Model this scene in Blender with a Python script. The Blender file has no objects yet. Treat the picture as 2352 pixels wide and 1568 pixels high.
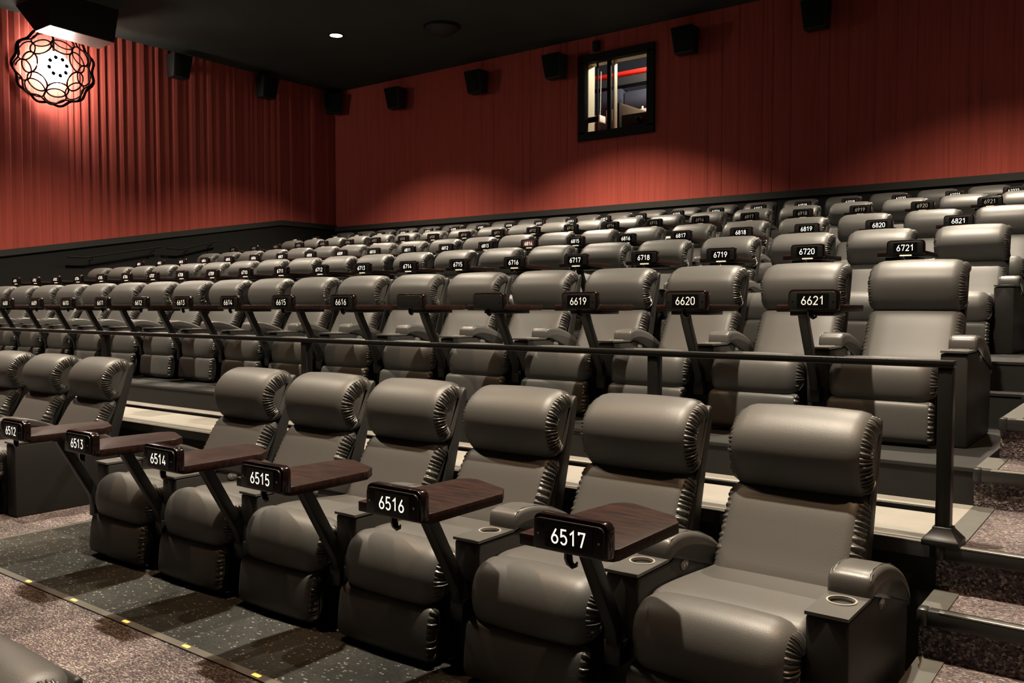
import bpy, bmesh, math, random
from mathutils import Vector
random.seed(7)
PI = math.pi
C = bpy.context.scene.collection
SC = bpy.context.scene

# ------------------------------------------------------------------ materials
def new_mat(name):
    m = bpy.data.materials.new(name); m.use_nodes = True
    nt = m.node_tree
    return m, nt, nt.nodes['Principled BSDF']
def simple(name, col, rough=.5, metal=0., spec=.5, emit=None, es=0., bump=0., bscale=200., coat=0., var=0.):
    m, nt, b = new_mat(name)
    b.inputs['Base Color'].default_value = (*col, 1)
    b.inputs['Roughness'].default_value = rough
    b.inputs['Metallic'].default_value = metal
    b.inputs['Specular IOR Level'].default_value = spec
    b.inputs['Coat Weight'].default_value = coat
    if emit:
        b.inputs['Emission Color'].default_value = (*emit, 1)
        b.inputs['Emission Strength'].default_value = es
    if bump or var:
        tc = nt.nodes.new('ShaderNodeTexCoord'); n = nt.nodes.new('ShaderNodeTexNoise')
        n.inputs['Scale'].default_value = bscale; n.inputs['Detail'].default_value = 4
        nt.links.new(tc.outputs['Object'], n.inputs['Vector'])
        if bump:
            bp = nt.nodes.new('ShaderNodeBump'); bp.inputs['Strength'].default_value = bump
            bp.inputs['Distance'].default_value = .004
            nt.links.new(n.outputs['Fac'], bp.inputs['Height']); nt.links.new(bp.outputs['Normal'], b.inputs['Normal'])
        if var:
            mx = nt.nodes.new('ShaderNodeMixRGB'); mx.inputs[1].default_value = (*[c*(1-var) for c in col], 1)
            mx.inputs[2].default_value = (*[min(1, c*(1+var)) for c in col], 1)
            nt.links.new(n.outputs['Fac'], mx.inputs[0]); nt.links.new(mx.outputs[0], b.inputs['Base Color'])
    return m
def carpet_mat(name, cols, dark=1., scale=60., stretch=(1, 2.6, 1), tile=0.):
    m, nt, b = new_mat(name)
    tc = nt.nodes.new('ShaderNodeTexCoord'); mp = nt.nodes.new('ShaderNodeMapping')
    mp.inputs['Scale'].default_value = stretch
    nt.links.new(tc.outputs['Object'], mp.inputs['Vector'])
    v = nt.nodes.new('ShaderNodeTexVoronoi'); v.inputs['Scale'].default_value = scale
    nt.links.new(mp.outputs[0], v.inputs['Vector'])
    sp = nt.nodes.new('ShaderNodeSeparateColor'); nt.links.new(v.outputs['Color'], sp.inputs[0])
    r = nt.nodes.new('ShaderNodeValToRGB'); r.color_ramp.interpolation = 'CONSTANT'
    els = r.color_ramp.elements
    while len(els) < len(cols): els.new(.5)
    for i, (p, c) in enumerate(cols):
        els[i].position = p; els[i].color = (*[x*dark for x in c], 1)
    nt.links.new(sp.outputs[0], r.inputs[0])
    n = nt.nodes.new('ShaderNodeTexNoise'); n.inputs['Scale'].default_value = 3.; n.inputs['Detail'].default_value = 3
    nt.links.new(tc.outputs['Object'], n.inputs['Vector'])
    mr = nt.nodes.new('ShaderNodeMapRange'); mr.inputs['From Min'].default_value = .3; mr.inputs['From Max'].default_value = .7
    mr.inputs['To Min'].default_value = .72; mr.inputs['To Max'].default_value = 1.25
    nt.links.new(n.outputs['Fac'], mr.inputs['Value'])
    last = mr.outputs[0]
    if tile:
        ck = nt.nodes.new('ShaderNodeTexChecker'); ck.inputs['Scale'].default_value = 1/.61
        ck.inputs['Color1'].default_value = (1, 1, 1, 1); ck.inputs['Color2'].default_value = (1-tile,)*3+(1,)
        mp2 = nt.nodes.new('ShaderNodeMapping'); mp2.inputs['Location'].default_value = (.1, .05, .3)
        nt.links.new(tc.outputs['Object'], mp2.inputs[0]); nt.links.new(mp2.outputs[0], ck.inputs['Vector'])
        mu = nt.nodes.new('ShaderNodeMath'); mu.operation = 'MULTIPLY'
        nt.links.new(ck.outputs['Color'], mu.inputs[0]); nt.links.new(last, mu.inputs[1]); last = mu.outputs[0]
    mx = nt.nodes.new('ShaderNodeVectorMath'); mx.operation = 'SCALE'
    nt.links.new(r.outputs[0], mx.inputs[0]); nt.links.new(last, mx.inputs['Scale'])
    nt.links.new(mx.outputs[0], b.inputs['Base Color'])
    b.inputs['Roughness'].default_value = .95; b.inputs['Specular IOR Level'].default_value = .1
    bp = nt.nodes.new('ShaderNodeBump'); bp.inputs['Strength'].default_value = .5; bp.inputs['Distance'].default_value = .006
    nt.links.new(v.outputs['Distance'], bp.inputs['Height']); nt.links.new(bp.outputs[0], b.inputs['Normal'])
    return m
def wood_mat():
    m, nt, b = new_mat('dark_walnut')
    tc = nt.nodes.new('ShaderNodeTexCoord'); mp = nt.nodes.new('ShaderNodeMapping')
    mp.inputs['Scale'].default_value = (4, 26, 14)
    nt.links.new(tc.outputs['Object'], mp.inputs[0])
    n = nt.nodes.new('ShaderNodeTexNoise'); n.inputs['Scale'].default_value = 2.2; n.inputs['Detail'].default_value = 6
    nt.links.new(mp.outputs[0], n.inputs['Vector'])
    r = nt.nodes.new('ShaderNodeValToRGB')
    r.color_ramp.elements[0].position = .35; r.color_ramp.elements[0].color = (.006, .0025, .0019, 1)
    r.color_ramp.elements[1].position = .7; r.color_ramp.elements[1].color = (.030, .0112, .0080, 1)
    nt.links.new(n.outputs['Fac'], r.inputs[0]); nt.links.new(r.outputs[0], b.inputs['Base Color'])
    b.inputs['Roughness'].default_value = .45; b.inputs['Specular IOR Level'].default_value = .2
    return m
def fabric_red():
    m, nt, b = new_mat('red_wall_fabric')
    tc = nt.nodes.new('ShaderNodeTexCoord'); mp = nt.nodes.new('ShaderNodeMapping')
    mp.inputs['Scale'].default_value = (14, 14, .35)
    nt.links.new(tc.outputs['Object'], mp.inputs[0])
    n = nt.nodes.new('ShaderNodeTexNoise'); n.inputs['Scale'].default_value = 2; n.inputs['Detail'].default_value = 5
    nt.links.new(mp.outputs[0], n.inputs['Vector'])
    r = nt.nodes.new('ShaderNodeValToRGB')
    r.color_ramp.elements[0].position = .3; r.color_ramp.elements[0].color = (.34, .062, .045, 1)
    r.color_ramp.elements[1].position = .7; r.color_ramp.elements[1].color = (.44, .082, .060, 1)
    nt.links.new(n.outputs['Fac'], r.inputs[0]); nt.links.new(r.outputs[0], b.inputs['Base Color'])
    b.inputs['Roughness'].default_value = .9; b.inputs['Specular IOR Level'].default_value = .15
    b.inputs['Sheen Weight'].default_value = .15
    return m

M = {}
M['leather'] = simple('black_leather', (.068, .0665, .063), .47, spec=.5, bump=.12, bscale=260)
M['leather_seam'] = simple('black_leather_gathers', (.06, .058, .054), .3, spec=.6)
M['vinyl_side'] = simple('black_vinyl_shell', (.018, .0175, .0165), .5, spec=.4)
M['base'] = simple('black_seat_base', (.012, .012, .012), .7)
M['console'] = simple('charcoal_console_vinyl', (.019, .0185, .017), .5, spec=.35, bump=.08, bscale=300)
M['pad'] = simple('armrest_leather', (.070, .0685, .065), .38, spec=.5, bump=.1, bscale=260)
M['plate'] = simple('brushed_grey_metal', (.11, .11, .105), .36, metal=.4)
M['chrome'] = simple('satin_rim_metal', (.42, .41, .38), .35, metal=.4)
M['hole'] = simple('cup_well_black', (.004, .004, .004), .6)
M['switch'] = simple('switch_plastic', (.13, .13, .125), .35)
M['button'] = simple('button_silver', (.5, .5, .48), .3, metal=.8)
M['wood'] = wood_mat()
M['lip'] = simple('dark_lacquered_wood', (.008, .0032, .0028), .18, spec=.5, coat=.3)
M['black_metal'] = simple('black_painted_steel', (.010, .010, .0095), .38, spec=.35)
M['panel'] = simple('number_panel_black', (.003, .003, .003), .25)
M['screw'] = simple('screw_steel', (.5, .5, .5), .25, metal=1.)
for k, es, col in (('num_front', 1.15, (1., .94, .80)), ('num_mid', .62, (1., .93, .78)), ('num_bright', 1.25, (1., .94, .82)), ('num_dim', .035, (.9, .9, .8)), ('num_top', 1.0, (1., .95, .85))):
    M[k] = simple('lit_'+k, (.5, .48, .44), .5, emit=col, es=es)
M['menu_light'] = simple('menu_light_lens', (.6, .5, .35), .4, emit=(1., .8, .5), es=1.2)
M['red_fabric'] = fabric_red()
M['wall_black'] = simple('black_wall_paint', (.012, .0125, .012), .8, spec=.2)
M['trim'] = simple('black_trim', (.030, .031, .028), .6, spec=.3)
M['ceiling'] = simple('dark_ceiling_tile', (.040, .046, .042), .9, spec=.1, var=.2, bscale=1.5)
M['speaker'] = simple('speaker_black', (.006, .007, .007), .6)
M['speaker_cloth'] = simple('speaker_grille_cloth', (.010, .011, .011), .95, spec=.1)
M['riser'] = simple('riser_black_paint', (.0135, .0135, .0128), .6, spec=.3, var=.3, bscale=14)
M['walkway'] = simple('worn_grey_concrete', (.23, .222, .20), .6, spec=.3, var=.12, bscale=9)
M['rubber'] = simple('black_rubber_edge', (.02, .02, .019), .35, spec=.5)
M['edge_grey'] = simple('grey_edging_strip', (.075, .075, .066), .55, var=.25, bscale=25)
M['strip_brown'] = simple('brown_floor_strip', (.075, .066, .050), .6)
M['panel_glow'] = simple('number_panel_faint_glow', (.02, .008, .006), .3, emit=(1., .35, .25), es=.10)
M['alu'] = simple('nosing_aluminium', (.55, .53, .48), .28, metal=.9)
M['amber'] = simple('amber_marker_led', (.8, .5, .1), .4, emit=(1., .62, .12), es=1.1)
M['red_led'] = simple('red_marker_led', (.8, .02, .02), .4, emit=(1., .03, .03), es=1.0)
M['globe'] = simple('lamp_globe_glow', (.9, .9, .85), .5, emit=(1., .90, .80), es=80.)
M['wire'] = simple('dark_lamp_wire', (.004, .002, .002), .9, spec=.05)
M['opening'] = simple('dark_globe_opening', (.0022, .0014, .0012), 1., spec=0.)
M['downlight'] = simple('downlight_lens', (.9, .9, .9), .4, emit=(1., .97, .9), es=40.)
M['galv'] = simple('galvanised_duct', (.13, .12, .11), .38, metal=.6)
M['duct_black'] = simple('black_duct_paint', (.012, .012, .011), .8, spec=.2)
M['cream'] = simple('cream_reveal_paint', (.62, .56, .42), .6)
M['glass'] = None
M['red_pipe'] = simple('red_sprinkler_paint', (.75, .03, .02), .4)
M['booth_dark'] = simple('booth_dark_paint', (.035, .037, .042), .8)
M['booth_blue'] = simple('booth_blue_grey', (.06, .07, .11), .7)
M['booth_cream'] = simple('booth_cream_laminate', (.62, .56, .45), .55)
M['booth_brown'] = simple('booth_taupe_panel', (.16, .14, .11), .6)
M['white'] = simple('white_plastic', (.8, .8, .76), .4)
M['cable'] = simple('thin_brown_cable', (.16, .07, .05), .5)
g, nt, b = new_mat('clear_glass')
b.inputs['Base Color'].default_value = (1, 1, 1, 1); b.inputs['Roughness'].default_value = 0
b.inputs['Transmission Weight'].default_value = 1; b.inputs['IOR'].default_value = 1.02
M['glass'] = g
CP = [(0, (.085, .070, .078)), (.25, (.15, .125, .135)), (.48, (.22, .19, .19)), (.62, (.22, .14, .17)), (.74, (.32, .29, .27)), (.88, (.52, .48, .42))]
M['carpet'] = carpet_mat('speckled_plum_carpet', CP, .68, 95, tile=.3)
M['carpet_stair'] = carpet_mat('speckled_stair_carpet', CP, .62, 120)
VN = [(0, (.036, .0365, .034)), (.3, (.050, .0505, .047)), (.6, (.042, .0425, .039)), (.965, (.25, .24, .21))]
M['vinyl'] = carpet_mat('dark_flecked_floor', VN, 1., 95, stretch=(1, 1.6, 1), tile=.35)

# ------------------------------------------------------------------ mesh helpers
class MB:
    def __init__(s): s.v = []; s.f = []
    def add(s, v, f):
        o = len(s.v); s.v += [tuple(p) for p in v]; s.f += [tuple(i+o for i in q) for q in f]; return s
    def box(s, x0, x1, y0, y1, z0, z1):
        v = [(x, y, z) for z in (z0, z1) for y in (y0, y1) for x in (x0, x1)]
        return s.add(v, [(0, 2, 3, 1), (4, 5, 7, 6), (0, 1, 5, 4), (2, 6, 7, 3), (0, 4, 6, 2), (1, 3, 7, 5)])
    def prism(s, pts, a, b_, axis='z'):
        n = len(pts)
        def P(p, h): return (p[0], p[1], h) if axis == 'z' else ((h, p[0], p[1]) if axis == 'x' else (p[0], h, p[1]))
        v = [P(p, a) for p in pts]+[P(p, b_) for p in pts]
        f = [tuple(range(n))[::-1], tuple(range(n, 2*n))]+[(i, (i+1) % n, n+(i+1) % n, n+i) for i in range(n)]
        return s.add(v, f)
    def tube(s, pts, r, n=8, closed=False, radii=None):
        pts = [Vector(p) for p in pts]; m = len(pts); v = []; f = []
        up = Vector((.31, .17, .93))
        for i, p in enumerate(pts):
            a = pts[(i-1) % m] if (closed or i > 0) else p
            b_ = pts[(i+1) % m] if (closed or i < m-1) else p
            t = (b_-a).normalized(); u = t.cross(up)
            if u.length < 1e-4: u = t.cross(Vector((1, 0, 0)))
            u.normalize(); w = t.cross(u); rr = radii[i] if radii else r
            for k in range(n):
                q = p+(u*math.cos(2*PI*k/n)+w*math.sin(2*PI*k/n))*rr; v.append(q)
        for i in range(m if closed else m-1):
            for k in range(n):
                j = (i+1) % m
                f.append((i*n+k, i*n+(k+1) % n, j*n+(k+1) % n, j*n+k))
        if not closed:
            f.append(tuple(range(n))[::-1]); f.append(tuple((m-1)*n+k for k in range(n)))
        return s.add(v, f)
    def lathe(s, prof, n=24, c=(0, 0, 0)):
        v = []; f = []
        for r, z in prof:
            for k in range(n): v.append((c[0]+r*math.cos(2*PI*k/n), c[1]+r*math.sin(2*PI*k/n), c[2]+z))
        for i in range(len(prof)-1):
            for k in range(n): f.append((i*n+k, i*n+(k+1) % n, (i+1)*n+(k+1) % n, (i+1)*n+k))
        return s.add(v, f)
    def build(s, name, mat, parent=None, bevel=0., smooth=False, seg=2, angle=None):
        me = bpy.data.meshes.new(name); me.from_pydata(s.v, [], s.f)
        bm = bmesh.new(); bm.from_mesh(me)
        bmesh.ops.recalc_face_normals(bm, faces=bm.faces)
        if bevel:
            ed = [e for e in bm.edges if len(e.link_faces) == 2 and e.calc_face_angle(0) > math.radians(30)]
            bmesh.ops.bevel(bm, geom=ed, offset=bevel, segments=seg, profile=.5, affect='EDGES', clamp_overlap=True)
        bm.to_mesh(me); bm.free()
        if smooth or bevel:
            for p in me.polygons: p.use_smooth = True
            me.set_sharp_from_angle(angle=math.radians(angle or 40))
        me.materials.append(M[mat] if isinstance(mat, str) else mat)
        o = bpy.data.objects.new(name, me); C.objects.link(o)
        if parent: o.parent = parent
        return o

def tag(o, label, cat, group=None):
    o['label'] = label; o['category'] = cat
    if group: o['group'] = group
    return o
def empty(name, loc, rz=0.):
    o = bpy.data.objects.new(name, None); C.objects.link(o)
    o.location = loc; o.rotation_euler = (0, 0, rz); o.empty_display_size = .1
    return o
def struct(o): o['kind'] = 'structure'; return o
def copy_tree(o, parent=None):
    c = o.copy(); C.objects.link(c)
    if parent: c.parent = parent
    for k in list(o.children): copy_tree(k, c)
    return c

def resample(prof, n):
    # closed Catmull-Rom through the points
    m = len(prof); out = []
    for i in range(n):
        t = i*m/n; k = int(t); u = t-k
        p0, p1, p2, p3 = (prof[(k+j-1) % m] for j in range(4))
        out.append(tuple(.5*((2*p1[a])+(-p0[a]+p2[a])*u+(2*p0[a]-5*p1[a]+4*p2[a]-p3[a])*u*u+(-p0[a]+3*p1[a]-3*p2[a]+p3[a])*u**3) for a in (0, 1)))
    return out
def pillow(prof, hw, r, n=36, bulge=0., nx=5, wr=0.):
    """soft cushion: closed side profile (y, z) swept across x with rounded ends"""
    pr = resample(prof, n)
    area = sum(pr[i][0]*pr[(i+1) % n][1]-pr[(i+1) % n][0]*pr[i][1] for i in range(n))
    sg = 1 if area > 0 else -1
    nor = []
    for i in range(n):
        a, b_ = pr[i-1], pr[(i+1) % n]; tx, ty = b_[0]-a[0], b_[1]-a[1]; l = math.hypot(tx, ty) or 1
        nor.append((sg*ty/l, -sg*tx/l))
    xs = [hw-r+r*math.sin(PI/2*k/4) for k in range(5)]
    xs = [-x for x in xs[::-1]]+[-(hw-r)+2*(hw-r)*k/nx for k in range(1, nx)]+xs
    mb = MB(); v = []
    for x in xs:
        e = max(0, (abs(x)-(hw-r))/r); d = -r*(1-math.sqrt(max(0, 1-e*e)))+bulge*(1-(x/hw)**2)
        for (y, z), (ny, nz) in zip(pr, nor):
            v.append((x, y+ny*d, z+nz*d))
    f = []
    for i in range(len(xs)-1):
        for k in range(n): f.append((i*n+k, i*n+(k+1) % n, (i+1)*n+(k+1) % n, (i+1)*n+k))
    f.append(tuple(range(n))); f.append(tuple((len(xs)-1)*n+k for k in range(n)))
    return mb.add(v, f)
def polyline_resample(pts, step):
    out = [pts[0]]; acc = 0
    for a, b_ in zip(pts, pts[1:]):
        L = math.dist(a, b_); d = step-acc
        while d <= L:
            out.append(tuple(a[i]+(b_[i]-a[i])*d/L for i in range(len(a)))); d += step
        acc = (acc+L) % step
    return out
def ruffle(prof, t0, t1, hw, r, wd, side, amp, period, seed, bulge=0.):
    """gathered leather band lying over the rounded end of a cushion: fine folds across its edge"""
    N = 400; pr = resample(prof, N)
    area = sum(pr[i][0]*pr[(i+1) % N][1]-pr[(i+1) % N][0]*pr[i][1] for i in range(N)); sg = 1 if area > 0 else -1
    idx = [i % N for i in range(int(t0*N/len(prof)), int(t1*N/len(prof))+1)]
    rnd = random.Random(seed); v = []; f = []; L = 0.; ph = 0.; U_ = 7; last = None; per = period; am = amp
    for c, i in enumerate(idx):
        y, z = pr[i]; a, b_ = pr[i-1], pr[(i+1) % N]; l = math.hypot(b_[0]-a[0], b_[1]-a[1]) or 1
        ny, nz = sg*(b_[1]-a[1])/l, -sg*(b_[0]-a[0])/l
        if last: ph += math.dist(last, (y, z))/per*2*PI
        last = (y, z)
        if ph > 2*PI: ph -= 2*PI; per = period*rnd.uniform(.65, 1.45); am = amp*rnd.uniform(.5, 1.35)
        fade = min(1., c/12, (len(idx)-1-c)/12)
        for k in range(U_):
            u = k/(U_-1); an = math.radians(90-wd+u*(wd+6)); sa, ca = math.sin(an), math.cos(an)
            h = .001+fade*am*(.5-.5*math.cos(ph+1.6*u))*math.sin(PI*(.06+.9*u))**.6-(.003 if k == 0 else 0)
            d = -r*(1-ca)
            v.append((side*(hw-r+r*sa+h*sa), y+ny*(d+h*ca), z+nz*(d+h*ca)))
    n = len(idx)
    for i in range(n-1):
        for k in range(U_-1): f.append((i*U_+k, i*U_+k+1, (i+1)*U_+k+1, (i+1)*U_+k))
    return MB().add(v, f)

# ------------------------------------------------------------------ recliner
HEAD = [(.82, .725), (.785, .72), (.75, .742), (.718, .79), (.70, .845), (.697, .895), (.715, .95), (.765, 1.005), (.83, 1.038), (.885, 1.045), (.935, 1.03), (.952, .985), (.935, .90), (.90, .80), (.865, .735)]
BACK = [(.82, .735), (.775, .735), (.73, .712), (.692, .665), (.645, .585), (.592, .495), (.535, .40), (.56, .35), (.66, .35), (.72, .44), (.785, .57), (.835, .68)]
SHELL = [(.945, 1.012), (.972, .99), (.945, .86), (.90, .70), (.845, .50), (.79, .30), (.755, .18), (.70, .18), (.70, .34), (.76, .50), (.81, .66), (.86, .80), (.90, .94)]
CUSH = [(.045, .40), (.06, .435), (.12, .456), (.30, .448), (.52, .43), (.64, .42), (.67, .39), (.64, .345), (.40, .335), (.10, .335), (.05, .36)]
ROLL = [(.082, .425), (.055, .456), (.0, .468), (-.05, .456), (-.09, .42), (-.112, .36), (-.112, .30), (-.098, .25), (-.07, .235), (-.02, .24), (.04, .29), (.07, .36)]
FLAP = [(-.06, .24), (-.098, .238), (-.118, .222), (-.128, .18), (-.136, .11), (-.138, .05), (-.12, .022), (-.08, .018), (-.06, .06), (-.045, .15)]
def make_recliner():
    t = empty('recliner', (0, 0, 0))
    MB().box(-.27, .27, .0, .72, .0, .33).build('seat_base', 'base', t, bevel=.012)
    pillow(CUSH, .285, .035, bulge=.004).build('seat_cushion', 'leather', t, smooth=True, angle=60)
    pillow(ROLL, .284, .085, bulge=.012).build('footrest_roll', 'leather', t, smooth=True, angle=60)
    pillow(FLAP, .278, .03, bulge=.006).build('footrest_flap', 'leather', t, smooth=True, angle=60)
    pillow(BACK, .276, .06, bulge=.008).build('backrest', 'leather', t, smooth=True, angle=60)
    hd = pillow(HEAD, .28, .07, bulge=.01, n=44).build('headrest', 'leather', t, smooth=True, angle=60)
    pillow(SHELL, .272, .012).build('back_shell', 'vinyl_side', t, smooth=True, angle=50)
    for sd in (1, -1):
        o = ruffle(HEAD, 1., 9.6, .281, .071, 52, sd, .013 if sd > 0 else .006, .019, 5+sd).build('ruffled_seam', 'leather_seam', t, smooth=True, angle=80)
        o['label'] = 'gathered leather seam'
        o = ruffle(BACK, 1.2, 5.4, .277, .061, 60, sd, .014 if sd > 0 else .006, .026, 15+sd).build('ruffled_back_seam', 'leather_seam', t, smooth=True, angle=80)
        o['label'] = 'gathered leather seam'
    ruffle(ROLL, 1., 8., .285, .086, 45, 1, .011, .020, 25).build('ruffled_footrest_seam', 'leather_seam', t, smooth=True, angle=80)
    ruffle(FLAP, .6, 5.6, .28, .032, 70, 1, .010, .022, 27).build('ruffled_flap_seam', 'leather_seam', t, smooth=True, angle=80)
    return t

# ------------------------------------------------------------------ console (arm between seats)
def make_console():
    t = empty('armrest_console', (0, 0, 0))
    hw = .068
    side = [(0, 0), (0, .505), (.25, .505), (.285, .52), (.40, .52), (.52, .495), (.62, .455), (.70, .41), (.74, .35), (.735, .20), (.70, 0)]
    MB().prism(side, -hw, hw, 'x').build('console_body', 'console', t, bevel=.012)
    # padded arm
    top = [(.234, .508), (.230, .55), (.246, .582), (.30, .594), (.40, .588), (.52, .558), (.64, .508), (.725, .448), (.765, .385), (.745, .35), (.70, .40), (.61, .46), (.50, .498), (.38, .52), (.29, .518)]
    p = pillow(top, hw+.006, .02, n=44, bulge=.002).build('arm_pad', 'pad', t, smooth=True, angle=60)
    mb = MB()
    for s in (-1, 1):
        for dx in (.0, .008):
            run = [(s*(hw-.012+dx), y, z) for y, z in ((.24, .572), (.255, .587), (.30, .5965-dx), (.40, .590-dx), (.52, .561-dx), (.64, .511-dx), (.72, .453-dx))]
            mb.tube(run, .0022, 5)
    mb.build('stitching', 'pad', p, smooth=True)
    # cup holder plate
    n = 28; cx, cy, rr = 0, .15, .043
    pl = MB(); o = [(-hw+.001, -.008), (hw-.001, -.008), (hw-.001, .236), (-hw+.001, .236)]
    ring = [(cx+rr*math.cos(2*PI*k/n+.0), cy+rr*math.sin(2*PI*k/n)) for k in range(n)]
    def outer(px, py):
        dx, dy = px-cx, py-cy; s = min(((hw-.001)/abs(dx)) if abs(dx) > 1e-6 else 9, ((.236-cy) if dy > 0 else (cy+.008))/abs(dy) if abs(dy) > 1e-6 else 9)
        return (cx+dx*s, cy+dy*s)
    ot = [outer(*q) for q in ring]
    # snap nearest points to the plate corners
    for c_ in o:
        i = min(range(n), key=lambda k: math.dist(ot[k], c_)); ot[i] = c_
    v = [(x, y, z) for z in (.519, .508) for (x, y) in ring]+[(x, y, z) for z in (.519, .508) for (x, y) in ot]
    f = []
    for k in range(n):
        j = (k+1) % n
        f += [(k, j, 2*n+j, 2*n+k), (2*n+k, 2*n+j, 3*n+j, 3*n+k)]
    pl.add(v, f)
    P = pl.build('cup_holder_plate', 'plate', t)
    MB().lathe([(rr+.006, .519), (rr+.005, .523), (rr-.001, .523), (rr-.002, .512)], 28, (cx, cy, 0)).build('rim', 'chrome', P, smooth=True)
    MB().lathe([(rr, .5185), (rr-.004, .5075), (.001, .5065)], 28, (cx, cy, 0)).build('cup_well', 'hole', P, smooth=True)
    # recline switch on the side facing the seat
    sw = MB(); pts = [(.36+.032*math.cos(a), .47+.022*math.sin(a)) for a in [2*PI*k/20 for k in range(20)]]
    sw.prism(pts, hw-.002, hw+.004, 'x'); S = sw.build('recline_switch', 'switch', t, bevel=.0015)
    for dy in (-.011, .011):
        MB().prism([(.36+dy+.0065*math.cos(2*PI*k/12), .47+.0065*math.sin(2*PI*k/12)) for k in range(12)], hw+.003, hw+.007, 'x').build('button', 'button', S, smooth=True)
    return t

# ------------------------------------------------------------------ numerals (DIN-like strokes)
def arc(cx, cy, rx, ry, a0, a1, n=14):
    return [(cx+rx*math.cos(math.radians(a0+(a1-a0)*k/n)), cy+ry*math.sin(math.radians(a0+(a1-a0)*k/n))) for k in range(n+1)]
G = {
 '0': [arc(.28, .68, .22, .26, 0, 180)+arc(.28, .32, .22, .26, 180, 360)+[(.50, .68)]],
 '1': [[(.10, .72), (.33, .94), (.33, .06)]],
 '2': [arc(.28, .70, .21, .24, 165, -25)+[(.08, .06), (.52, .06)]],
 '3': [[(.08, .94), (.49, .94), (.27, .58)]+arc(.28, .32, .22, .26, 90, -150)],
 '4': [[(.34, .94), (.06, .26), (.54, .26)], [(.41, .50), (.41, .06)]],
 '5': [[(.48, .94), (.12, .94), (.10, .52)]+arc(.28, .32, .22, .27, 128, -150)],
 '6': [[(.38, .95), (.11, .47)]+arc(.28, .30, .22, .25, 140, 500)],
 '7': [[(.08, .80), (.08, .94), (.50, .94), (.24, .05)]],
 '8': [arc(.28, .735, .185, .205, -90, 270), arc(.28, .29, .22, .235, 90, 450)],
 '9': [[(.18, .05), (.45, .53)]+arc(.28, .70, .22, .25, -40, 320)],
}
NUMMESH = {}
def number_mesh(txt, h=.050):
    if txt in NUMMESH: return NUMMESH[txt]
    mb = MB(); adv = .66; sc = h; W = (len(txt)*adv-.10)
    w = .056
    for i, ch in enumerate(txt):
        for st in G[ch]:
            pts = [Vector((p[0]+i*adv-W/2, p[1]-.5)) for p in st]
            L = []; R_ = []
            for k, p in enumerate(pts):
                a = (p-pts[k-1]).normalized() if k > 0 else None
                b_ = (pts[k+1]-p).normalized() if k < len(pts)-1 else None
                if a is None: a = b_
                if b_ is None: b_ = a
                t = (a+b_); t = t.normalized() if t.length > 1e-5 else a
                nrm = Vector((-t.y, t.x)); c = max(.45, nrm.dot(Vector((-a.y, a.x))))
                L.append(p+nrm*w/c); R_.append(p-nrm*w/c)
            m = len(pts); v = [(q.x*sc, 0, q.y*sc) for q in L]+[(q.x*sc, 0, q.y*sc) for q in R_]
            mb.add(v, [(k, k+1, m+k+1, m+k) for k in range(m-1)])
    me = bpy.data.meshes.new('number'); me.from_pydata(mb.v, [], mb.f)
    NUMMESH[txt] = me
    return me

# ------------------------------------------------------------------ swing table
def round_rect(x0, x1, z0, z1, r, n=5, bottom=True):
    pts = []
    for (cx, cz, a0) in ((x1-r, z1-r, 0), (x0+r, z1-r, 90)):
        pts += [(cx+r*math.cos(math.radians(a0+90*k/n)), cz+r*math.sin(math.radians(a0+90*k/n))) for k in range(n+1)]
    rb = r*.4
    for (cx, cz, a0) in ((x0+rb, z0+rb, 180), (x1-rb, z0+rb, 270)):
        pts += [(cx+rb*math.cos(math.radians(a0+90*k/n)), cz+rb*math.sin(math.radians(a0+90*k/n))) for k in range(n+1)]
    return pts
def make_table():
    t = empty('swing_table', (0, 0, 0))
    bd = [(-.05, -.545), (.262, -.545), (.282, -.538), (.290, -.515), (.288, -.135), (.237, -.06), (.045, .017), (.0, .012), (-.03, -.03), (-.055, -.28)]
    MB().prism(bd, .728, .765, 'z').build('table_top', 'wood', t, bevel=.004)
    MB().prism(round_rect(.022, .284, .736, .846, .026), -.572, -.532, 'y').build('end_block', 'lip', t, bevel=.005)
    P = MB().prism(round_rect(.030, .274, .742, .834, .020), -.580, -.571, 'y').build('number_plate', 'black_metal', t, bevel=.002)
    MB().box(.072, .236, -.5815, -.5795, .752, .824).build('display_panel', 'panel', P)
    for x in (.048, .258):
        s = MB().prism([(x+.0042*math.cos(2*PI*k/10), .787+.0042*math.sin(2*PI*k/10)) for k in range(10)], -.5825, -.579, 'y').build('screw', 'screw', P)
    # leaning post
    def bar(pts, wx, wy, name, mat, bev=.004):
        mb = MB(); v = []
        for (x, y, z) in pts: v += [(x-wx, y-wy, z), (x+wx, y-wy, z), (x+wx, y+wy, z), (x-wx, y+wy, z)]
        f = [(3, 2, 1, 0), tuple(4*(len(pts)-1)+k for k in range(4))]
        for i in range(len(pts)-1):
            for k in range(4): f.append((4*i+k, 4*i+(k+1) % 4, 4*i+4+(k+1) % 4, 4*i+4+k))
        return mb.add(v, f).build(name, mat, t, bevel=bev)
    bar([(0, -.034, .25), (0, -.05, .33), (0, -.235, .655), (0, -.262, .715)], .024, .030, 'post', 'black_metal')
    MB().box(-.034, .034, -.068, -.0005, .20, .285).build('post_bracket', 'black_metal', t, bevel=.006)
    MB().box(-.035, .20, -.38, -.16, .706, .7285).build('support_tray', 'black_metal', t, bevel=.004)
    hk = MB().tube([(.13, -.545, .735), (.132, -.546, .718), (.138, -.548, .704), (.150, -.550, .697), (.163, -.551, .702), (.167, -.551, .712)], .007, 8, radii=[.013, .014, .012, .009, .006, .003])
    hk.build('bag_hook', 'lip', t, smooth=True)
    MB().box(.115, .195, -.576, -.562, .729, .7365).build('menu_light', 'menu_light', t)
    return t

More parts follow.
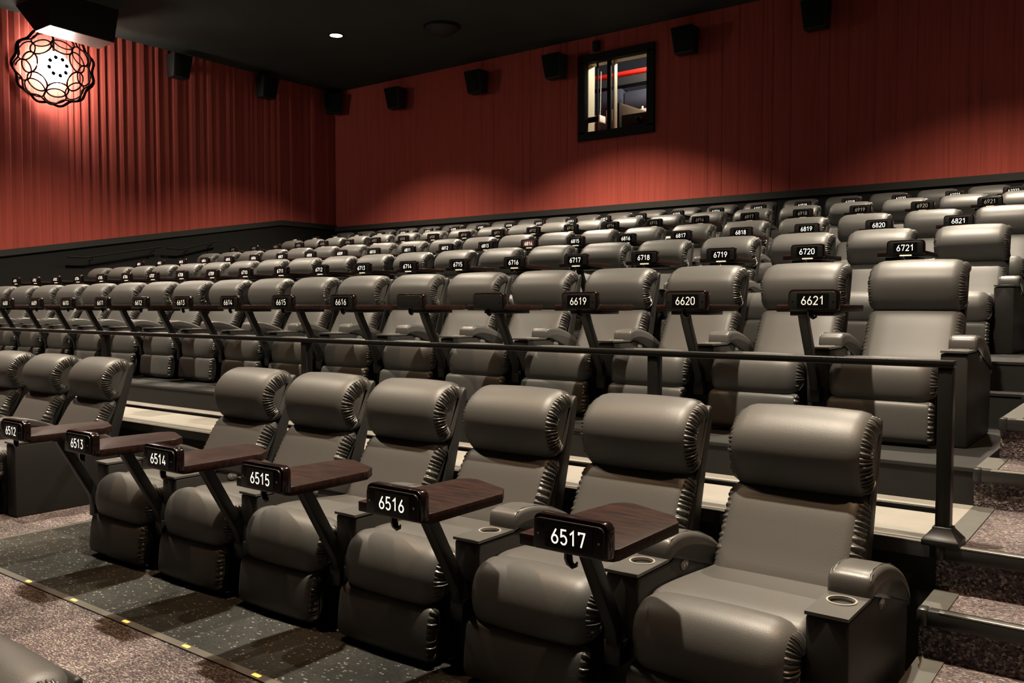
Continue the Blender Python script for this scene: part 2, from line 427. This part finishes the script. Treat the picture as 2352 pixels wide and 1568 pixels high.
# ------------------------------------------------------------------ rows
SP = .72
ROWS = {  # seat-centre x of the aisle-side seat, arm-front y, floor z, index of that seat's table
 65: (.314, -1.88, 0., 17), 66: (.215, .563, .702, 21), 67: (.13, 2.878, 1.098, 21),
 68: (.071, 5.188, 1.476, 21), 69: (.006, 7.372, 1.871, 21), 70: (-.052, 9.664, 2.239, 22)}
FIRST = {65: 12, 66: 3, 67: 1, 68: 1, 69: 1, 70: 1}
RNAME = {65: 'front row', 66: 'second row', 67: 'third row', 68: 'fourth row', 69: 'fifth row', 70: 'back row'}
NUMMAT = {65: 'num_front', 66: 'num_mid', 67: 'num_bright', 68: 'num_bright', 69: 'num_dim', 70: 'num_top'}
seat0 = make_recliner(); cons0 = make_console(); table0 = make_table()
def inst(proto, loc, rz=0.):
    o = copy_tree(proto)
    o.location = loc; o.rotation_euler = (0, 0, rz)
    return o
def ref(row, n):
    if row == 66 and n == 17: return 'with blank plate beside 6616'
    if row == 66 and n == 18: return 'with blank plate beside 6619'
    if row == 65 and n == 11: return 'left of 6512'
    return 'numbered ' + ('610%02d' % n if row == 70 else '%d%02d' % (row, n))
rj = random.Random(11)
for row, (xr, yr, zr, last) in ROWS.items():
    for n in range(FIRST[row], last+1):
        x = xr-(last-n)*SP
        s = inst(seat0, (x, yr+rj.uniform(-.006, .006), zr), math.radians(rj.uniform(-.5, .5)))
        tag(s, 'black leather recliner just right of swing table '+ref(row, n)+', '+RNAME[row], 'recliner', 'recliners in the '+RNAME[row])
        c = inst(cons0, (x-SP/2, yr, zr))
        tag(c, 'charcoal armrest console under swing table '+ref(row, n)+', '+RNAME[row], 'armrest', 'armrest consoles in the '+RNAME[row])
        if row == 66 and n < 6: continue
        t = inst(table0, (x-SP/2, yr, zr))
        tag(t, 'dark wood swing table '+ref(row, n)+' on leaning black post, '+RNAME[row], 'tray table', 'swing tables in the '+RNAME[row])
        if row in (65, 66):
            for k in [k for k in t.children if k.name.startswith('menu_light')]: bpy.data.objects.remove(k)
        if row == 66 and n in (17, 18):
            for k in [q for c_ in t.children for q in c_.children if q.name.startswith('display_panel')]: bpy.data.objects.remove(k)
        if not ((row == 66 and n in (17, 18)) or (row == 65 and n == 11)):
            txt = ref(row, n).split()[-1]
            P = [k for k in t.children if k.name.startswith('number_plate')][0]
            if txt == '6814':
                dp = [k for k in P.children if k.name.startswith('display_panel')][0]
                dp.data = dp.data.copy(); dp.data.materials[0] = M['panel_glow']; dp['label'] = 'faintly reddish lit panel'
            me = number_mesh(txt, .047 if len(txt) == 4 else .042)
            if not me.materials: me.materials.append(M[NUMMAT[row]])
            o = bpy.data.objects.new('number', me); C.objects.link(o); o.parent = P
            o.location = (.154, -.5822, .788); o['label'] = 'white lit number '+txt
    # one seat further at the left end of the front row
    c = inst(cons0, (xr+SP/2, yr, zr))
    tag(c, 'charcoal end armrest console with cup holder by the aisle steps, '+RNAME[row], 'armrest', 'armrest consoles in the '+RNAME[row])
# the front row's own left-most seat carries number 11's table; block beyond the wheelchair gap
for i, x in enumerate((-5.25, -6.05, -6.84)):
    s = inst(seat0, (x, -1.88, 0))
    tag(s, ('black leather recliner on the left edge of the wheelchair gap, front row', 'black leather recliner second left of the wheelchair gap, front row',
            'black leather recliner third left of the wheelchair gap, front row')[i], 'recliner', 'recliners beyond the wheelchair gap')
    c = inst(cons0, (x+.365, -1.88, 0))
    tag(c, ('charcoal armrest console facing the wheelchair gap, front row', 'charcoal armrest console between first and second recliners left of the gap',
            'charcoal armrest console between second and third recliners left of the gap')[i], 'armrest', 'armrest consoles beyond the wheelchair gap')
s = inst(seat0, (-.90, -4.48, -.465))
tag(s, 'black leather recliner cut off at the bottom left corner, only its top showing', 'recliner')

for proto in (seat0, cons0, table0):          # the templates themselves are not part of the room
    for k in [c for q in proto.children for c in q.children]+list(proto.children)+[proto]: bpy.data.objects.remove(k)
# ------------------------------------------------------------------ building shell
XL, XR, YB, YF, ZC = -16.1, 2.7, 11.0, -10., 7.0
XS = .78          # edge between seating and aisle steps
def slab(name, x0, x1, y0, y1, z0, z1, mat): return struct(MB().box(x0, x1, y0, y1, z0, z1).build(name, mat))
struct(MB().box(-4.32, XR, -2.46, -.87, -.1, 0).build('floor', 'vinyl'))
slab('floor_gap', XL, -4.32, -2.46, -.87, -.1, .0, 'carpet')
slab('floor_front', XL, XR, -3.25, -2.49, -.1, 0, 'carpet')
slab('floor_low', XL, XR, YF, -3.25, -.56, -.465, 'carpet')
slab('trim_8', XL, XR, -3.26, -3.22, -.52, .004, 'rubber')
slab('trim_1', XL, XR, -2.495, -2.455, -.1, .006, 'strip_brown')
slab('trim_2', -4.345, -4.305, -2.46, -.87, .0, .004, 'alu')
# seating platforms: (front y, back y, top z)
PL = [(-.87, -.05, .527, 'walkway'), (-.05, 1.55, .702, 'riser'), (1.55, 1.80, .915, 'riser'), (1.80, 3.87, 1.098, 'riser'), (3.87, 4.12, 1.29, 'riser'),
      (4.12, 6.05, 1.476, 'riser'), (6.05, 6.30, 1.67, 'riser'), (6.30, 8.40, 1.871, 'riser'), (8.40, 8.65, 2.05, 'riser'), (8.65, YB, 2.239, 'riser')]
for i, (y0, y1, z, m) in enumerate(PL):
    f_ = slab('floor_tier', XL, XS, y0, y1, -.1, z, 'riser')
    if m == 'walkway':
        slab('floor_walkway', XL, XS, y0+.03, y1, z, z+.004, 'walkway')
        slab('trim_3', XL, XS-.02, y0-.012, y0+.03, z-.05, z+.008, 'rubber')
        slab('trim_4', XL, XS-.02, y0-.0125, y0+.012, z+.0075, z+.0105, 'alu')
    else:
        slab('trim_5', XL, XS, y0-.006, y0+.02, z-.012, z+.004, 'rubber')
# aisle steps
ST = [(-2.45, -1.146, .173), (-1.146, -.87, .351), (-.87, -.06, .527), (-.06, .32, .702), (.32, 1.55, .90), (1.55, 1.80, .915), (1.80, 2.9, 1.098), (2.9, 4.12, 1.29), (4.12, 5.2, 1.476),
      (5.2, 6.30, 1.67), (6.30, 7.4, 1.871), (7.4, 8.65, 2.05), (8.65, YB, 2.239)]
stairs = empty('aisle_stairs', (XS, -2.45, 0)); struct(stairs)
off = Vector((XS, -2.45, 0))
def stair_part(name, x0, x1, y0, y1, z0, z1, mat, bevel=0.):
    return MB().box(x0-off.x, x1-off.x, y0-off.y, y1-off.y, z0, z1).build(name, mat, stairs, bevel=bevel)
for i, (y0, y1, z) in enumerate(ST):
    xl = XS if i not in (3, 4) else XS+(.0 if i == 3 else .05)
    stair_part('tread', xl+.002, XR, y0, y1, -.1, z, 'carpet_stair')
    nz = stair_part('nosing', xl+.03, XR, y0-.018, y0+.035, z-.052, z+.007, 'rubber', .008)
    MB().box(xl+.07-off.x, XR-off.x, y0-.019-off.y, y0+.012-off.y, z+.002, z+.0085).build('metal_edge', 'alu', nz, bevel=.002)
    if y1-y0 > .2: stair_part('edging', xl-.0, xl+.09, y0+.01, y1, z-.001, z+.005, 'edge_grey')
    stair_part('edging_end', xl-.004, xl+.034, y0-.02, y0+.04, z-.056, z+.009, 'rubber', .01)

# walls --------------------------------------------------------------
def trim_z(y):
    if y < 9.2: return 2.44+(y-2.7)*.1635
    return 3.50
rw = random.Random(5)
def pleats(a0, a1, wmin, wmax, depth):
    """folded cloth outline: list of (position along the wall, depth)"""
    out = []; a = a0
    while a < a1:
        w = rw.uniform(wmin, wmax); d = depth*rw.uniform(.3, 1.)
        out += [(a, 0.), (a+w*.42, d*.8), (a+w*.8, d), (a+w*.93, d*.55), (a+w*.985, -.006)]
        a += w
    return [p for p in out if p[0] < a1]+[(a1, 0.)]
pl = pleats(YF, YB, .10, .26, .05); v = []; f = []
ZT0 = lambda y: max(trim_z(y), .9)
for (y, d) in pl:
    v += [(XL+.02+d, y, ZT0(y)+.02), (XL+.02+d, y, ZC)]
for i in range(len(pl)-1): f.append((2*i, 2*i+2, 2*i+3, 2*i+1))
wl = MB().add(v, f); wl.box(XL-.15, XL-.001, YF, YB, -.1, ZC)
struct(wl.build('wall_left', 'red_fabric'))
# black dado of the left wall and its capping
def sloped(name, x0, x1, lo, hi, mat):
    ys = [YF]+[2.7+(9.2-2.7)*k/6 for k in range(7)]+[YB]; v = []; f = []
    for y in ys: v += [(x0, y, lo(y)), (x1, y, lo(y)), (x1, y, hi(y)), (x0, y, hi(y))]
    n = len(ys)
    for i in range(n-1):
        for k in range(4): f.append((4*i+k, 4*i+(k+1) % 4, 4*i+4+(k+1) % 4, 4*i+4+k))
    f += [(0, 1, 2, 3), tuple(4*(n-1)+k for k in range(4))]
    return struct(MB().add(v, f).build(name, mat))
sloped('baseboard_left', XL, XL+.05, lambda y: -.05, lambda y: ZT0(y)-.06, 'wall_black')
sloped('trim_6', XL, XL+.085, lambda y: ZT0(y)-.065, lambda y: ZT0(y)+.055, 'trim')
# back wall with the projection window opening
WX0, WX1, WZ0, WZ1 = -8.34, -6.86, 5.02, 6.50
pb = [p for p in pleats(XL, WX0, .16, .55, .010)]+[p for p in pleats(WX0, WX1, .16, .55, .010)]+[p for p in pleats(WX1, XR, .16, .55, .010)]
v = []; f = []
for (x, d) in pb:
    v += [(x, YB-.02-d, 3.45), (x, YB-.02-d, WZ0), (x, YB-.02-d, WZ1), (x, YB-.02-d, ZC)]
for i in range(len(pb)-1):
    inside = WX0-1e-6 <= pb[i][0] and pb[i+1][0] <= WX1+1e-6
    for k in range(3):
        if inside and k == 1: continue
        f.append((4*i+k, 4*i+4+k, 4*i+5+k, 4*i+1+k))
wb = MB().add(v, f)
TH = .32
wb.box(XL, WX0, YB, YB+TH, -.1, ZC).box(WX1, XR, YB, YB+TH, -.1, ZC).box(WX0, WX1, YB, YB+TH, -.1, WZ0).box(WX0, WX1, YB, YB+TH, WZ1, ZC)
struct(wb.build('wall_back', 'red_fabric'))
slab('baseboard_back', XL, XR, YB-.05, YB-.001, 2.2, 3.40, 'wall_black')
slab('trim_7', XL, XR, YB-.085, YB-.001, 3.39, 3.51, 'trim')
slab('wall_right', XR, XR+.15, YF, YB, -.1, ZC, 'wall_black')
slab('wall_front', XL, XR, YF-.15, YF, -.1, ZC, 'wall_black')
slab('ceiling', XL-.2, XR+.2, YF-.2, YB+TH, ZC, ZC+.15, 'ceiling')

# ------------------------------------------------------------------ guard rail in front of the second row
gr = empty('guard_rail', (XS, -.92, .53)); tag(gr, 'low black guard rail with square posts behind the front row', 'railing')
gx, gy, gz = XS, -.92, .53
def rail(name, x0, x1, y0, y1, z0, z1, parent=gr, bevel=.004): return MB().box(x0-gx, x1-gx, y0-gy, y1-gy, z0-gz, z1-gz).build(name, 'black_metal', parent, bevel=bevel)
RY = -.835
rail('top_rail', -8.2, .83, RY-.03, RY+.03, 1.222, 1.25)
rail('bottom_rail', -8.2, .80, RY-.012, RY+.012, .645, .668)
for x in (.80, -.47, -3.01, -5.55):
    p = rail('post', x-.027, x+.027, RY-.027, RY+.027, .535, 1.225)
    mb = MB(); v = []
    for h, w in ((.529, .068), (.55, .068), (.562, .058), (.59, .036), (.60, .034)):
        v += [(x-gx+a*w, RY-gy+b_*w, h-gz) for a, b_ in ((-1, -1), (1, -1), (1, 1), (-1, 1))]
    f = [(3, 2, 1, 0), (16, 17, 18, 19)]
    for i in range(4):
        for k in range(4): f.append((4*i+k, 4*i+(k+1) % 4, 4*i+4+(k+1) % 4, 4*i+4+k))
    mb.add(v, f).build('base_shoe', 'black_metal', p, bevel=.003)

# floor marker lights
for k in range(7):
    x = -3.29+.485*k
    o = MB().box(x-.022, x+.022, -2.484, -2.466, .005, .0095).build('floor_marker_light', 'amber', bevel=.002)
    tag(o, ('amber floor marker light, leftmost in view along the strip', 'amber floor marker light, second from the left along the strip',
            'amber floor marker light, third from the left along the strip', 'amber floor marker light, fourth from the left along the strip',
            'amber floor marker light, fifth from the left, nearest the bottom edge', 'amber floor marker light, sixth from the left, past the bottom edge',
            'amber floor marker light, seventh from the left, past the bottom edge')[k], 'floor light', 'amber lights in the floor strip')
o = MB().box(.985, 1.025, .285, .318, .715, .735).build('step_marker_light', 'red_led', bevel=.003)
tag(o, 'small glowing red marker light on the carpeted aisle step', 'step light')

# hand rails on the far left aisle
for a, b_, lab in (((4.25, 2.42), (5.9, 2.72), 'dark handrail low on the black left wall, nearer the front'), ((6.4, 2.70), (7.3, 2.93), 'dark handrail low on the black left wall, nearer the back')):
    y0, y1 = a[0], b_[0]
    h = empty('handrail', (-15.9, y0, a[1])); tag(h, lab, 'handrail', 'handrails on the left wall')
    MB().tube([(0, -.35, .0), (0, 0, 0), (0, y1-y0, b_[1]-a[1])], .02, 8).build('bar', 'black_metal', h, smooth=True)
    for yy in (.15, y1-y0-.15):
        z = (b_[1]-a[1])*yy/(y1-y0)
        MB().tube([(0, yy, z), (0, yy, z-.06), (-.14, yy, z-.08)], .010, 6).build('bracket', 'black_metal', h, smooth=True)

# ------------------------------------------------------------------ wall speakers
def speaker(loc, rz, lab, tilt=-12):
    s = empty('loudspeaker', loc, rz); tag(s, lab, 'speaker', 'wall speakers under the ceiling')
    a = math.radians(tilt)
    pr = [(-.19, -.24), (.19, -.24), (.225, .24), (-.225, .24)]
    v = []
    for (x, z), d in zip(pr, (.24, .24, .34, .34)): v += [(x, 0, z), (x, -d, z)]
    f = [(0, 2, 3, 1), (2, 4, 5, 3), (4, 6, 7, 5), (6, 0, 1, 7), (0, 6, 4, 2), (1, 3, 5, 7)]
    MB().add(v, f).build('cabinet', 'speaker', s, bevel=.01)
    v = []
    for (x, z), d in zip(pr, (.24, .24, .34, .34)): v += [(x*.9, -d-.003, z*.92), (x*.9, -d-.015, z*.92)]
    MB().add(v, f).build('grille', 'speaker_cloth', s, bevel=.004)
    MB().box(-.05, .05, -.02, .12, -.08, .08).build('bracket', 'speaker', s, bevel=.004)
    MB().box(-.055, -.035, -.345, -.325, .242, .25).build('badge', 'screw', s)
    return s
for x, lab in ((-13.575, 'black wall speaker on the back wall, nearest the left corner'), (-11.05, 'black wall speaker on the back wall, second from the left corner'),
               (-8.93, 'black wall speaker hanging just left of the projection window'), (-5.95, 'black wall speaker on the back wall right of the projection window'),
               (-3.5, 'black wall speaker highest at the right on the back wall')):
    speaker((x, YB-.14, 6.45), 0, lab)
speaker((XL+.17, 6.32, 6.62), PI/2, 'black wall speaker on the left wall, nearer the glowing lamp')
speaker((XL+.17, 8.62, 6.62), PI/2, 'black wall speaker on the left wall, farther from the lamp')
speaker((XL+.27, YB-.27, 6.60), PI/4, 'black wall speaker in the far corner of the two walls')

# ------------------------------------------------------------------ ceiling items
def downlight(x, y, lab):
    d = empty('ceiling_downlight', (x, y, ZC)); tag(d, lab, 'ceiling light', 'round downlights in the ceiling')
    MB().lathe([(.125, -.001), (.165, -.001), (.165, -.012), (.125, -.018), (.125, -.001)], 28).build('trim_ring', 'black_metal', d, smooth=True)
    MB().lathe([(.0005, -.012), (.125, -.012), (.125, -.004)], 28).build('lens', 'downlight', d, smooth=True)
LX, LY = (-12.3, -7.3, -.5), (7.7, 3.2, -1.4)
LABX = ('left', 'centre', 'right'); LABY = ('over the back rows', 'over the third row', 'over the front row', 'near the screen end')
FL = {(1, 0): 2.0, (2, 0): .75, (0, 0): .95, (0, 1): .9}
for i, x in enumerate(LX):
    for j, y in enumerate(LY):
        vis = (i == 0 and j == 0)
        downlight(x, y, 'bright round downlight glowing in the dark ceiling' if vis else 'round ceiling downlight %s, %s, outside the photo' % (LABY[j], LABX[i]))
        fl = FL.get((i, j), 1.)
        for nm, e, sz, bl in (('downlight_flood', 1050., 112, .45), ('downlight_core', 2600., 100, 1.)):
            L = bpy.data.lights.new(nm, 'SPOT'); L.energy = e*(fl if nm.endswith('flood') else 1.)
            L.spot_size = math.radians(sz); L.spot_blend = bl; L.shadow_soft_size = .08
            L.color = (1., .85, .66)
            o = bpy.data.objects.new(nm, L); C.objects.link(o); o.location = (x, y, ZC-.03)
for x, y, lab in ((2.25, -1.9, 'small added warm fill light above the aisle steps, out of view'), (-3.9, -2.0, 'small added warm fill light over the front row, out of view')):
    downlight(x, y, lab)  # added unseen fill: warm spot and fitting that lighten the table shadows
    L = bpy.data.lights.new('warm_fill_spot', 'SPOT'); L.energy = 800.; L.spot_size = math.radians(105); L.spot_blend = 1.; L.shadow_soft_size = .08; L.color = (1., .60, .32)
    o = bpy.data.objects.new('warm_fill_spot', L); C.objects.link(o); o.location = (x, y, ZC-.03)
for x, y, r, lab in ((-10.3, 5.6, .28, 'dark round ceiling speaker near the top edge, left of centre'), (-10.2, 8.6, .34, 'dark dome hanging from the ceiling before the back wall'),
                     (-8.9, 4.9, .26, 'dark round ceiling speaker at the top edge, nearer the middle')):
    d = empty('ceiling_speaker', (x, y, ZC)); tag(d, lab, 'ceiling speaker', 'dark round ceiling speakers')
    MB().lathe([(r, 0), (r, -.05), (r*.86, -.10), (r*.55, -.16), (.001, -.18)], 24).build('dome', 'speaker', d, smooth=True)
    MB().lathe([(r*1.1, -.002), (r*1.1, -.02), (r, -.03)], 24).build('rim', 'speaker_cloth', d, smooth=True)

# hanging duct box at upper left
db = empty('duct_box', (-14.75, 3.6, 6.4)); tag(db, 'black duct box hanging under the ceiling above the glowing lamp', 'duct')
v = [(-.24, -.65, .02), (.34, -.65, .02), (.24, .58, .02), (-.38, .60, .02), (-.95, -.65, .598), (.40, -.65, .598), (.35, .62, .598), (-1.0, .62, .598)]
MB().add(v, [(0, 3, 2, 1), (4, 5, 6, 7), (0, 1, 5, 4), (1, 2, 6, 5), (2, 3, 7, 6), (3, 0, 4, 7)]).build('housing', 'duct_black', db)
v = [(-.235, -.645, 0), (.335, -.645, 0), (.235, .575, 0), (-.375, .595, 0)]
MB().add(v+[(x, y, .019) for x, y, z in v], [(0, 3, 2, 1), (4, 5, 6, 7), (0, 1, 5, 4), (1, 2, 6, 5), (2, 3, 7, 6), (3, 0, 4, 7)]).build('bottom_panel', 'galv', db)

# ------------------------------------------------------------------ glowing wire lamp on the left wall
LP = Vector((XL+.36, 3.64, 6.02))
lamp = empty('globe_lamp', LP); tag(lamp, 'glowing globe lamp in a dark wire flower cage on the left wall', 'wall lamp')
# globe with a ring of round holes
n = 24; prof = []
gl = MB(); v = []; f = []
for i in range(n+1):
    th = PI*i/n
    for k in range(2*n):
        ph = PI*k/n
        v.append((.17*math.cos(th), .31*math.sin(th)*math.cos(ph), .31*math.sin(th)*math.sin(ph)))
for i in range(n):
    for k in range(2*n):
        f.append((i*2*n+k, i*2*n+(k+1) % (2*n), (i+1)*2*n+(k+1) % (2*n), (i+1)*2*n+k))
gl.add(v, f).build('globe', 'globe', lamp, smooth=True)
# the cage faces the room; its plane is turned towards the seats
AX = Vector((.93, -.36, -.10)).normalized(); U = AX.cross(Vector((0, 0, 1))).normalized(); W = U.cross(AX)
def on(a, r, d): return tuple(U*(math.cos(a)*r)+W*(math.sin(a)*r)+AX*d)
for k in range(8):
    a = 2*PI*(k+.3)/8; q = MB(); v = []
    for h, w in ((.0, 1.), (.006, .8), (.008, .01)):
        v += [(h,   .040*w*math.cos(2*PI*j/12), .040*w*math.sin(2*PI*j/12)) for j in range(12)]
    q.add(v, [(12*i+j, 12*i+(j+1) % 12, 12*i+12+(j+1) % 12, 12*i+12+j) for i in range(2) for j in range(12)])
    o = q.build('globe_opening', 'opening', lamp, smooth=True); o.location = (.158, .17*math.cos(a), .17*math.sin(a))
for layer, (r0, r1, cnt, ph, d, th) in enumerate(((.29, .54, 7, .1, .06, .016), (.40, .65, 9, .5, .0, .014))):
    for k in range(cnt):
        a = 2*PI*k/cnt+ph; rm = (r0+r1)/2; hr = (r1-r0)/2; ww = rm*math.sin(PI/cnt)*1.08
        pts = []
        for j in range(20):
            q = 2*PI*j/20; rr = rm+hr*math.cos(q); tt = ww*math.sin(q)
            pts.append(tuple(U*(math.cos(a)*rr-math.sin(a)*tt)+W*(math.sin(a)*rr+math.cos(a)*tt)+AX*(d-.10*math.cos(q))))
        MB().tube(pts, th, 6, closed=True).build('petal_loop', 'wire', lamp, smooth=True)
for (r, wv, cnt, ph, d, th) in ((.69, .028, 11, 0, -.02, .026), (.65, .045, 9, .8, -.0, .018)):
    pts = [on(2*PI*j/88, r+wv*math.cos(cnt*2*PI*j/88+ph), d) for j in range(88)]
    MB().tube(pts, th, 6, closed=True).build('outer_ring', 'wire', lamp, smooth=True)
MB().tube([(0, 0, .28), (-.02, 0, .70), (-.05, 0, .96)], .02, 8).build('stem', 'wire', lamp, smooth=True)

# ------------------------------------------------------------------ projection window
win = empty('window_1', (-7.6, YB, 5.76)); struct(win)
wx, wy, wz = -7.6, YB, 5.76
def wpart(name, x0, x1, y0, y1, z0, z1, mat, bevel=0., parent=win): return MB().box(x0-wx, x1-wx, y0-wy, y1-wy, z0-wz, z1-wz).build(name, mat, parent, bevel=bevel)
fr = MB()
for (x0, x1, z0, z1) in ((WX0-.15, WX1+.14, WZ1-.03, WZ1+.13), (WX0-.15, WX1+.14, WZ0-.14, WZ0+.03), (WX0-.15, WX0+.02, WZ0, WZ1), (WX1-.02, WX1+.14, WZ0, WZ1)):
    fr.box(x0-wx, x1-wx, -.09, .06, z0-wz, z1-wz)
fr.build('window_frame', 'wall_black', win)
wpart('reveal', WX0-.001, WX0+.012, YB+.06, YB+TH, WZ0, WZ1, 'cream')
wpart('reveal', WX0, WX1, YB+.06, YB+TH, WZ1-.012, WZ1+.001, 'cream')
wpart('reveal', WX1-.012, WX1+.001, YB+.06, YB+TH, WZ0, WZ1, 'cream')
wpart('mullion', -7.86, -7.78, YB+.04, YB+.10, WZ0, WZ1, 'wall_black', .005)
wpart('mullion', -7.72, -7.685, YB+.04, YB+.16, WZ0, WZ1, 'cream', .004)
wpart('mullion', -8.12, -8.09, YB+.05, YB+.09, WZ0, WZ1, 'wall_black', .004)
wpart('crossbar', WX0, -8.09, YB+.05, YB+.09, 5.27, 5.38, 'wall_black', .004)
wpart('glass_pane', WX0+.02, WX1-.02, YB+.015, YB+.022, WZ0+.03, WZ1-.03, 'glass')
o = MB().box(-.07, .07, -.10, 0, -.10, .10).build('junction_box', 'wall_black', bevel=.006); o.location = (-8.05, YB-.018, 6.78)
tag(o, 'small dark junction box on the red wall above the projection window', 'junction box')
o = MB().tube([(0, 0, 0), (.03, -.02, -.18), (.02, -.02, -.40), (-.03, -.02, -.62), (-.07, -.01, -.85), (-.08, -.01, -1.0)], .006, 6).build('hanging_cable', 'cable', smooth=True)
o.location = (-8.58, YB-.10, 6.48); tag(o, 'thin brown cable dangling left of the projection window', 'cable')

# the booth behind the window
bx0, bx1, by0, by1, bz0, bz1 = -13.5, -5., YB+TH, 15.5, 4.2, 7.9
for nm, a, m in (('wall_booth', (bx0, bx1, by1, by1+.1, bz0, bz1), 'booth_blue'), ('floor_booth', (bx0, bx1, by0, by1, bz0-.1, bz0), 'booth_dark'),
              ('wall_booth_left', (bx0-.1, bx0, by0, by1, bz0, bz1), 'booth_dark'), ('wall_booth_right', (bx1, bx1+.1, by0, by1, bz0, bz1), 'booth_dark')):
    slab(nm, *a, m)
ce = MB(); xx = bx0
while xx < bx1: ce.box(xx, xx+.12, by0, by1, bz1, bz1+.08).box(xx+.12, xx+.2, by0, by1, bz1+.05, bz1+.08); xx += .2
struct(ce.build('ceiling_booth', 'booth_blue'))
slab('wall_booth_front', bx0, bx1, by0-.02, by0-.001, ZC+.16, bz1, 'booth_dark')
def bthing(name, mat, a, lab, cat, bevel=.006, group=None):
    x0, x1, y0, y1, z0, z1 = a; cx, cy = (x0+x1)/2, (y0+y1)/2
    o = MB().box(x0-cx, x1-cx, y0-cy, y1-cy, 0, z1-z0).build(name, mat, bevel=bevel); o.location = (cx, cy, z0)
    return tag(o, lab, cat, group)
o = MB().tube([(bx0+9.2, 0, 0), (bx1+9.2, 0, 0)], .060, 14).build('sprinkler_pipe', 'red_pipe', smooth=True); o.location = (-9.2, 12.6, 6.61)
tag(o, 'red sprinkler pipe crossing the booth behind the projection window', 'pipe')
bthing('ceiling_beam', 'booth_dark', (bx0, bx1, 13.25, 13.55, 6.56, 6.78), 'dark steel beam under the red pipe in the booth', 'beam')
bthing('equipment_cabinet', 'booth_blue', (-9.35, -8.84, 13.3, 13.8, bz0, 6.50), 'taller blue grey equipment cabinet in the booth, left of the wide one', 'cabinet')
bthing('equipment_cabinet', 'booth_blue', (-8.80, -7.75, 13.4, 13.8, bz0, 6.43), 'wide blue grey equipment cabinet at the back of the booth', 'cabinet')
bthing('booth_counter', 'booth_dark', (-9.0, -6.9, 11.5, 12.15, bz0, 5.15), 'dark counter along the sill inside the booth', 'counter')
bthing('taupe_carton', 'booth_brown', (-8.60, -8.38, 11.65, 11.95, 5.15, 5.39), 'taupe carton low in the left part of the booth window', 'box')
bthing('white_carton', 'white', (-8.60, -8.42, 11.68, 11.92, 5.39, 5.56), 'white carton on top of the taupe carton in the booth', 'box')
o = bthing('cream_cabinet', 'booth_brown', (-8.24, -8.07, 11.65, 11.95, 5.15, 5.62), 'small two tone cabinet beside the dark post in the booth', 'cabinet')
MB().box(-.09, .09, -.155, .155, .24, .475).build('cream_door', 'booth_cream', o, bevel=.004)
bthing('booth_post', 'wall_black', (-8.05, -7.95, 11.70, 11.80, 5.15, 5.75), 'short dark post standing in the booth window', 'post')
o = bthing('projector_housing', 'wall_black', (-7.84, -7.16, 11.6, 12.0, 5.15, 5.46), 'dark projector housing at the lower right of the booth window', 'projector', .012)
MB().lathe([(.001, .0), (.07, .0), (.07, .10), (.055, .10)], 20).build('lens', 'panel', o, smooth=True).rotation_euler = (PI/2, 0, 0)
o.children[0].location = (.1, -.18, .16)
o = MB().prism([(-.35, -1.68), (-.35, 0), (-.27, .04), (.46, -.26), (.46, -1.68)], -.1, .1, 'y').build('sloping_panel', 'booth_brown', bevel=.004); o.location = (-8.04, 12.45, 5.88)
tag(o, 'taupe panel with a sloping top edge in the booth', 'panel')
o = MB().prism([(.0, 0), (.12, .10), (.24, .05), (.30, .13), (.34, .02), (.36, -.02), (.0, -.16)], -.08, .08, 'y').build('crumpled_bag', 'white', bevel=.02); o.location = (-7.93, 12.08, 5.42)
bpy.data.objects.remove(o)
sh = bthing('cream_cabinet', 'booth_cream', (-8.04, -7.2, 12.66, 13.1, bz0, 5.80), 'cream cabinet with white knobs on top, right side of the booth', 'cabinet')
for k in range(4):
    o = MB().lathe([(.022, 0), (.022, .05), (.012, .07), (.001, .07)], 10).build('white_knob', 'white', sh, smooth=True); o.location = (-.33+.12*k, -.16, 1.601)
o = MB().tube([(0, 0, 1.5), (-.01, 0, .7), (-.07, 0, 0)], .008, 6).build('booth_cable', 'white', smooth=True); o.location = (-8.74, 12.25, 5.15); tag(o, 'pale cable hanging in the left part of the booth window', 'cable')
def point(name, loc, e, col, r=.08):
    L = bpy.data.lights.new(name, 'POINT'); L.energy = e; L.color = col; L.shadow_soft_size = r
    o = bpy.data.objects.new(name, L); C.objects.link(o); o.location = loc
point('booth_lamp', (-7.1, 12.2, 6.95), 260, (1., .9, .70))

# ------------------------------------------------------------------ world, camera
w = bpy.data.worlds.new('World'); SC.world = w; w.use_nodes = True
w.node_tree.nodes['Background'].inputs[0].default_value = (.0, .0, .0, 1)
w.node_tree.nodes['Background'].inputs[1].default_value = 0.
cam = bpy.data.cameras.new('Camera'); cam.sensor_width = 36; cam.lens = 36*2000/2352; cam.clip_end = 200
co = bpy.data.objects.new('Camera', cam); C.objects.link(co)
co.location = (1.491, -4.561, 1.465); co.rotation_euler = (PI/2-.0416, 0, .6474)
SC.camera = co
SC.view_settings.view_transform = 'Standard'; SC.view_settings.look = 'None'
SC.view_settings.gamma = 1; SC.view_settings.exposure = .0
SC.view_settings.use_curve_mapping = False
